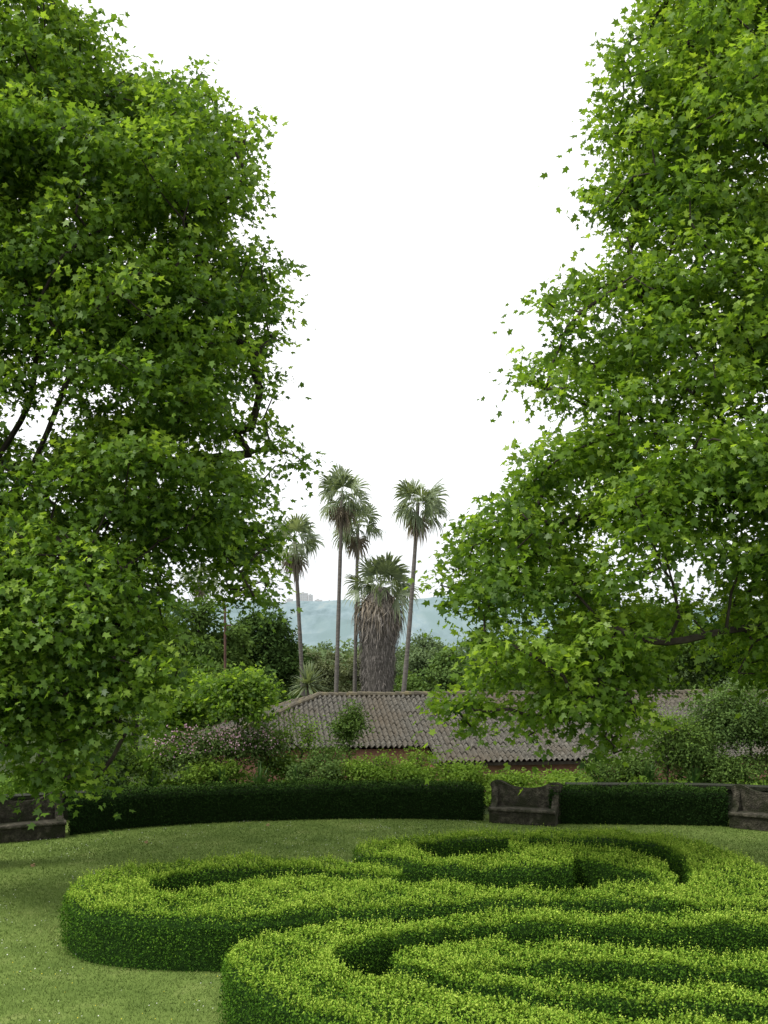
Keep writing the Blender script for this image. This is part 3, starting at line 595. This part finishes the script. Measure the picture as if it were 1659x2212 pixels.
def spiky(name, label, cat, p, R, n, leafm, el=(5, 85), w=.045, droop=.5, trunk=None, gz=0):
    root = thing(name, label, cat, (p[0], p[1], gz)); Q = []; T = []
    for i in range(n):
        az = rng.uniform(0, 2*math.pi); e = math.radians(rng.uniform(*el)); d = np.array([math.cos(az)*math.cos(e), math.sin(az)*math.cos(e), math.sin(e)])
        s = np.array([-math.sin(az), math.cos(az), 0])*w*R; ln = R*rng.uniform(.7, 1.1); q = np.array(p); t = rng.normal(.5, .2)
        pr = [q+d*ln*f-np.array([0, 0, droop*ln*f*f*math.cos(e)]) for f in (0, .4, .75, 1.0)]; ws = (.6, 1, .7, .05)
        for k in range(3): Q.append([pr[k]-s*ws[k], pr[k]+s*ws[k], pr[k+1]+s*ws[k+1], pr[k+1]-s*ws[k+1]]); T.append(t)
    polymesh('leaf_rosette', np.array(Q), leafm, root, np.array(T))
    b = MB(); b.tube([(p[0], p[1], gz-.1), (p[0], p[1], p[2]+.03)], [.1*R, .07*R], 8); b.build('stem', M['palm_trunk'], root)
spiky('cabbage_palm', 'spiky rosette palm above the left end of the roof ridge', 'palm tree', at(666, 1480, 50), 1.2, 150, M['palm_leaf'], (-25, 85), .045, .3, gz=GZ)

# ------------------------------------------------------------------ rusty pole
p = at(487, 1450, 46); b = MB(); b.tube([(p[0], 46, -3), (p[0]-.02, 46, at(0, 1310, 46)[2])], [.07, .05], 10)
r = thing('rusty_pole', 'thin rusty pole standing in front of the trees at left', 'pole', (p[0], 46, -3)); b.build('post', M['rusty'], r)
b = MB(); b.box(p[0]-.09, p[0]+.09, 45.9, 46.1, at(0, 1310, 46)[2]+.003, at(0, 1306, 46)[2]); b.build('cap', M['rusty'], r)
b = MB(); b.box(p[0]-.05, p[0]+.25, 45.95, 46.0, at(0, 1352, 46)[2], at(0, 1349, 46)[2]); b.build('bracket', M['rusty'], r)

# ------------------------------------------------------------------ building
th = math.radians(8); U = np.array([math.cos(th), math.sin(th), 0]); Dn = np.array([math.sin(th), -math.cos(th), 0])
R0 = at(690, 1503, 44.0); RL = 23.0; RUN = 6.2; PITCH = math.tan(math.radians(19)); ROOT = R0+U*RL/2+np.array([0, 0, -R0[2]-3.0])
house = thing('low_house', 'long low house with weathered grey tiled hip roof and salmon walls', 'house', ROOT)
def slope(E0, eu, ei, length, run, hl, hr, vmin=None):
    Nn = unit(np.array([ei[0]*-PITCH, ei[1]*-PITCH, 1.0])); pit = .205; nu = int(length/pit*8); rows = int(run/.36); V = []; f = []
    vs = []
    for k in range(rows): vs += [k/rows, (k+.97)/rows]
    vs.append(1.0); nv = len(vs)
    rj = np.random.default_rng(3)
    J = rj.normal(0, .011, (int(length/pit)+2, nv))
    for i in range(nu+1):
        u = length*i/nu; vt = 1.0
        if hl and u < hl: vt = u/hl
        if hr and u > length-hr: vt = min(vt, (length-u)/hr)
        ph = (u/pit) % 1.0; col_ = int(u/pit)
        lift = (.058*math.sin(math.pi*ph/.58) if ph < .58 else -.048*math.sin(math.pi*(ph-.58)/.42)) - .025*math.sin(u*.55)*math.sin(u*.21+1)
        v0 = vmin(u) if vmin else 0
        for k, v in enumerate(vs):
            vv = min(max(v, min(v0, vt)), vt); st = .03*(1-(v*rows) % 1.0) + J[col_, (k//2)*2 % nv]
            V.append(E0+eu*(u+.004*math.sin(k*3.3))+ei*(vv*run)+np.array([0, 0, vv*run*PITCH])+Nn*(lift+st))
    for i in range(nu):
        for k in range(nv-1): f.append((i*nv+k, (i+1)*nv+k, (i+1)*nv+k+1, i*nv+k+1))
    return V, f
EZ = np.array([0, 0, -RUN*PITCH])
fl = R0-U*RUN+Dn*RUN+EZ; fr = R0+U*(RL+RUN)+Dn*RUN+EZ; bl = R0-U*RUN-Dn*RUN+EZ; br = R0+U*(RL+RUN)-Dn*RUN+EZ
UC = RUN + 3.7
b = MB(); TL = RL+2*RUN
b.add(*slope(fl, U, -Dn, TL, RUN, RUN, RUN, vmin=lambda u: .205 if u < UC else 0))
b.add(*slope(br, -U, Dn, TL, RUN, RUN, RUN)); b.add(*slope(bl, Dn, U, 2*RUN, RUN, RUN, RUN)); b.add(*slope(fr, -Dn, -U, 2*RUN, RUN, RUN, RUN))
roof = b.build('roof', M['tile'], house)
def caps(a, c, n):
    b = MB(); a = np.array(a); c = np.array(c)
    for i in range(n):
        p = a+(c-a)*i/n; q = a+(c-a)*(i+1.12)/n; o = np.array([0, 0, .05+.015*math.sin(i*5.1)])
        b.tube([p+o, q+o-np.array([0, 0, .015])], [.125, .10], 8)
    return b
for a, c, n in ((R0, R0+U*RL, 58), (R0, fl+(R0-fl)*.205, 20), (R0, bl, 24), (R0+U*RL, fr, 24), (R0+U*RL, br, 24)):
    caps(a, c, n).build('ridge_cap', M['lichen_tile'], roof)
wz0, wz1 = -3.0, fl[2]-.06
def lp(u, d, z):
    q = R0+U*u+Dn*d; return (q[0], q[1], z)
b = MB(); ins = .45
def plan_prism(b, pts, z0, z1):
    n = len(pts); v = [lp(u, d, z0) for u, d in pts]+[lp(u, d, z1) for u, d in pts]
    b.add(v, [tuple(range(n))[::-1], tuple(range(n, 2*n))]+[(i, (i+1) % n, n+(i+1) % n, n+i) for i in range(n)])
plan_prism(b, [(3.75, RUN-ins), (RL+RUN-ins, RUN-ins), (RL+RUN-ins, -RUN+ins), (3.75, -RUN+ins)], wz0, wz1)
b.build('wall', M['plaster'], house)
b = MB(); plan_prism(b, [(-RUN+ins+1.0, RUN*.795-.3), (3.747, RUN*.795-.3), (3.747, -RUN+ins), (-RUN+ins+1.0, -RUN+ins)], wz0, fl[2]+RUN*.205*PITCH-.08)
b.build('wall', M['plaster'], house)
b = MB(); plan_prism(b, [(3.70, RUN-.04), (RL+RUN, RUN-.04), (RL+RUN, RUN-.12), (3.70, RUN-.12)], fl[2]-.14, fl[2]-.02); b.build('fascia', M['twig'], house)
b = MB(); plan_prism(b, [(3.66, RUN*.79), (3.74, RUN*.79), (3.74, RUN), (3.66, RUN)], fl[2]-.10, fl[2]+.1); b.build('verge_board', M['lichen_tile'], house)

# ------------------------------------------------------------------ far blocks
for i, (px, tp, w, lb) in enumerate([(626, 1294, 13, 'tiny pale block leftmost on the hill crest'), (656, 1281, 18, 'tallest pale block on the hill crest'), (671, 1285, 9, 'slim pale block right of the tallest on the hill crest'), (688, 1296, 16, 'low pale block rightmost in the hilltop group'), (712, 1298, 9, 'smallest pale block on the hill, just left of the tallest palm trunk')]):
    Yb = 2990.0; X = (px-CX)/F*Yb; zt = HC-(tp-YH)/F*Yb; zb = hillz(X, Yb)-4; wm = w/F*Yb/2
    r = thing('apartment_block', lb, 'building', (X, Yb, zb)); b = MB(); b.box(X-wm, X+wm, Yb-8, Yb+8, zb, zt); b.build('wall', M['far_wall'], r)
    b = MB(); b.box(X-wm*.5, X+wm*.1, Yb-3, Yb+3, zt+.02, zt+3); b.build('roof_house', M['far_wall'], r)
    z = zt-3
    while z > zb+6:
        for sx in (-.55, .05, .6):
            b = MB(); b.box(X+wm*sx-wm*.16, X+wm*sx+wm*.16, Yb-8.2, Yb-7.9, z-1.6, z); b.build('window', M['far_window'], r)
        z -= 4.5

# ------------------------------------------------------------------ shrubs behind the hedge
def shrub(name, label, px, py, w, h, Y, leafm, nl=18, size=.085, dens=120, per=8, group=None, blossom=0, rl=.38, cat='shrub', gz=0.0, spread=.10, tmpl=OVAL, mint=17, spray=.2):
    c = at(px, py, Y); wm, hm = w/F*Y/2, h/F*Y/2
    root = thing(name, label, cat, (c[0], Y, gz), 0, group)
    lr = rl*min(wm, hm*1.4)
    L = ball_lobes(c, (wm, min(wm, .9), hm), nl, lr)
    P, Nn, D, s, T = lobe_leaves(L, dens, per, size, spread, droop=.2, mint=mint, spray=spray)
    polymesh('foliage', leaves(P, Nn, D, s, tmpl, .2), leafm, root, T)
    st = [((c[0]+.02*i, Y, gz+i*max(.05, (c[2]-hm*.4-gz)/3)), i-1) for i in range(4)]
    branch_mesh('stems', st, [q for q, r in L], M['twig'], root, k=.006, step=.3, rmin=.004, wob=.03)
    if blossom:
        w_ = np.clip(P[:, 2]-c[2]+hm*.5, .01, None)*np.clip(c[1]+.3-P[:, 1], .01, None); i = rng.choice(len(P), blossom, p=w_/w_.sum()); Pb = P[i]+np.array([0, -.08, .07])+rng.normal(0, .05, (blossom, 3))
        polymesh('blossom', leaves(Pb, rng.normal(size=(blossom, 3))+np.array([0, -.6, .6]), rng.normal(size=(blossom, 3)), rng.uniform(.04, .07, blossom), OVAL*np.array([1.4, 1]), .2), M['pink_blossom'], root, rng.random(blossom))
    return root
SH = [('flowering_shrub', 'pink flowering shrub left of the small tree stem, over the hedge', 405, 1626, 160, 96, 29.9, 'lime_tree_leaf', 28, dict(blossom=320)),
      ('flowering_shrub', 'pink flowering shrub behind the small tree stem', 495, 1616, 160, 96, 30.0, 'lime_tree_leaf', 28, dict(blossom=420)),
      ('flowering_shrub', 'pink flowering shrub near the left end of the roof', 575, 1614, 130, 96, 30.3, 'lime_tree_leaf', 26, dict(blossom=250)),
      ('leafy_shrub', 'yellow green shrub beside the drooping left bough', 320, 1655, 180, 80, 29.5, 'lime_leaf', 26, {}),
      ('leafy_shrub', 'bright shrub below the pink flowers', 455, 1672, 200, 60, 29.3, 'lime_leaf', 28, {}),
      ('leafy_shrub', 'dark leafy shrub behind the left bough near the left bench', 200, 1660, 220, 150, 29, 'dark_tree_leaf', 32, {}),
      ('leafy_shrub', 'green shrub in front of the roof end', 615, 1662, 160, 84, 30.5, 'lime_leaf', 26, {}),
      ('vine_shrub', 'lime green creeper before the salmon wall, left', 890, 1674, 150, 46, 30, 'lime_leaf', 24, {}),
      ('vine_shrub', 'lime green creeper over the long hedge, centre', 990, 1672, 150, 46, 30.3, 'lime_leaf', 24, {}),
      ('vine_shrub', 'lime green creeper behind the middle bench', 1095, 1688, 150, 30, 30.5, 'lime_leaf', 24, {}),
      ('vine_shrub', 'lime green creeper above the parapet right of the middle bench', 1215, 1690, 150, 30, 30.5, 'lime_leaf', 24, {}),
      ('leafy_shrub', 'low green shrub under the slim standard tree', 775, 1674, 170, 50, 29.6, 'lime_leaf', 26, {}),
      ('leafy_shrub', 'low green shrub left of the slim standard tree', 690, 1670, 150, 62, 29.4, 'lime_tree_leaf', 24, {}),
      ('leafy_shrub', 'leafy shrub rising at right beneath the plane boughs', 1470, 1630, 200, 150, 30, 'mid_tree_leaf', 44, {}),
      ('leafy_shrub', 'tall green shrub near the right edge over the right bench', 1590, 1590, 220, 230, 30.5, 'lime_tree_leaf', 64, {}),
      ('leafy_shrub', 'low bushy shrub covering the wall above the right end of the right hedge', 1560, 1670, 230, 76, 29.4, 'mid_tree_leaf', 40, {}),
      ('leafy_shrub', 'low shrub above the left end of the right hedge', 1340, 1668, 200, 70, 29.5, 'mid_tree_leaf', 34, {}),
      ('leafy_shrub', 'bushy shrub half behind the right edge beneath the tree', 1720, 1600, 200, 240, 30, 'mid_tree_leaf', 56, {})]
for nm, lb, px, py, w, h, Y, mt, nl, kw in SH: shrub(nm, lb, px, py, w, h, Y, M[mt], nl, **kw)
shrub('standard_tree', 'slim young tree with narrow upright crown before the roof', 751, 1576, 70, 136, 31, M['mid_tree_leaf'], 40, size=.085, dens=90, cat='tree', rl=.38, mint=12, spray=.2)
W = dict(size=.07, dens=9, per=6, rl=.3, mint=6, spray=.3)
shrub('wispy_shrub', 'wispy airy shrub with bare stems before the left roof end', 645, 1605, 130, 160, 30.2, M['lime_leaf'], 44, **W)
shrub('wispy_shrub', 'thin wispy shrub left of the slim standard tree, before the salmon wall', 705, 1640, 80, 90, 29.9, M['mid_tree_leaf'], 28, **W)
shrub('wispy_shrub', 'thin wispy shrub right of the slim standard tree, before the salmon wall', 815, 1650, 110, 60, 29.9, M['lime_leaf'], 26, **W)
shrub('wispy_shrub', 'trailing wispy shrub at the step in the eaves', 905, 1644, 90, 54, 30.4, M['lime_leaf'], 22, **W)
shrub('wispy_shrub', 'tall airy shrub among the pink flowers', 560, 1575, 110, 120, 31, M['mid_tree_leaf'], 36, **W)
shrub('wispy_shrub', 'loose airy shrub between the plane boughs and the right shrubs', 1440, 1580, 130, 120, 29.8, M['lime_leaf'], 40, **W)
shrub('young_tree', 'small dark leaved tree with thin stem at left of the roof', 510, 1512, 170, 140, 30, M['plane_leaf'], 44, size=.12, dens=76, cat='tree', rl=.36, tmpl=PLANE, spray=.3)
shrub('young_tree', 'small shaded tree between the left bough and the dark rounded tree', 390, 1540, 190, 190, 31, M['plane_leaf'], 54, size=.12, dens=76, cat='tree', rl=.36, tmpl=PLANE, spray=.3)
for i, (px, py, lb) in enumerate([(250,1706,'strappy green clump behind the left end of the long hedge'), (330,1700,'second strappy clump from the left behind the long hedge'), (405,1698,'strappy clump below the lime shrub behind the long hedge'),
        (480,1696,'strappy clump under the small dark tree behind the long hedge'), (560,1694,'strappy clump behind the middle of the long hedge'), (640,1694,'strappy clump left of the wispy shrub stems behind the hedge'), (1300,1692,'spiky leaf clump behind the parapet right of the middle bench'), (1400,1690,'dark spiky leaf clump over the middle of the right hedge'), (1500,1692,'spiky leaf clump over the right end of the right hedge')]):
    p = at(px, py, 29.0); spiky('strap_leaf_plant', lb, 'plant', (p[0], p[1], max(.25, p[2]-.12)), .8, 80, M['strap_leaf'], (20, 85), .03, .5, gz=0)
n = 36000
x = rng.uniform(-11.5, 11.5, n); y = rng.uniform(28.1, 31.6, n)
y = np.where((x < 4.4) & (y < 28.9), y+1.2, y)
hh = .52+.16*np.sin(x*1.7)*np.sin(y*2.1+x)+.12*np.sin(x*4.3+y*3)+np.where((x > 4.4) & (y < 29.3), .25, 0)
z = hh*np.sqrt(rng.random(n))
Q = leaves(np.column_stack([x, y, z]), np.array([0, -.2, .7])+.6*rng.normal(size=(n, 3)), rng.normal(size=(n, 3)), rng.uniform(.06, .14, n), OVAL, .2)
tag(polymesh('ground_cover', Q, M['lime_leaf'], None, np.clip(.14+.3*z+.30*((x > .3) & (x < 5.5))+rng.normal(0, .14, n), 0, 1)), 'tangled green ground cover in the bed behind the long hedge', 'ground cover', kind='stuff')

# ------------------------------------------------------------------ light, world, camera
sd = unit(np.array([-.55, -.22, .81])); el = math.asin(sd[2]); az = math.atan2(sd[0], sd[1])
w = bpy.data.worlds.new('World'); S.world = w; w.use_nodes = True; nt = w.node_tree
for n in list(nt.nodes): nt.nodes.remove(n)
out = nt.nodes.new('ShaderNodeOutputWorld'); sky = nt.nodes.new('ShaderNodeTexSky'); sky.sky_type = 'NISHITA'; sky.sun_disc = False
sky.sun_elevation = el; sky.sun_rotation = az; sky.dust_density = 4
hs = nt.nodes.new('ShaderNodeHueSaturation'); hs.inputs['Saturation'].default_value = .2
b1 = nt.nodes.new('ShaderNodeBackground'); b1.inputs[1].default_value = .05
tc = nt.nodes.new('ShaderNodeTexCoord'); sx = nt.nodes.new('ShaderNodeSeparateXYZ'); nt.links.new(tc.outputs['Generated'], sx.inputs[0])
rp = ramp(nt, [(0.0, (.70,.735,.775)), (0.10, (.86,.885,.905)), (0.30, (1.0,1.0,1.0))]); nt.links.new(sx.outputs['Z'], rp.inputs[0])
b2 = nt.nodes.new('ShaderNodeBackground'); nt.links.new(rp.outputs[0], b2.inputs[0]); b2.inputs[1].default_value = 1.26
ad = nt.nodes.new('ShaderNodeAddShader')
nt.links.new(sky.outputs[0], hs.inputs['Color']); nt.links.new(hs.outputs[0], b1.inputs[0]); nt.links.new(b1.outputs[0], ad.inputs[0]); nt.links.new(b2.outputs[0], ad.inputs[1]); nt.links.new(ad.outputs[0], out.inputs[0])
sl = bpy.data.lights.new('sun', 'SUN'); sl.energy = 3.1; sl.angle = math.radians(13); sl.color = (1, .96, .87)
so = bpy.data.objects.new('sun', sl); COL.objects.link(so); so.rotation_euler = Vector([float(c) for c in sd]).to_track_quat('Z', 'Y').to_euler()
cam = bpy.data.cameras.new('camera'); co = bpy.data.objects.new('camera', cam); COL.objects.link(co)
co.location = (0, 0, HC); co.rotation_euler = (math.pi/2, 0, 0); cam.sensor_fit = 'HORIZONTAL'; cam.sensor_width = 36; cam.lens = 36*F/1659.0
cam.shift_y = (YH-1106)/1659.0; cam.clip_start = .1; cam.clip_end = 20000; S.camera = co
S.view_settings.view_transform = 'Standard'; S.view_settings.look = 'None'; S.view_settings.exposure = 0
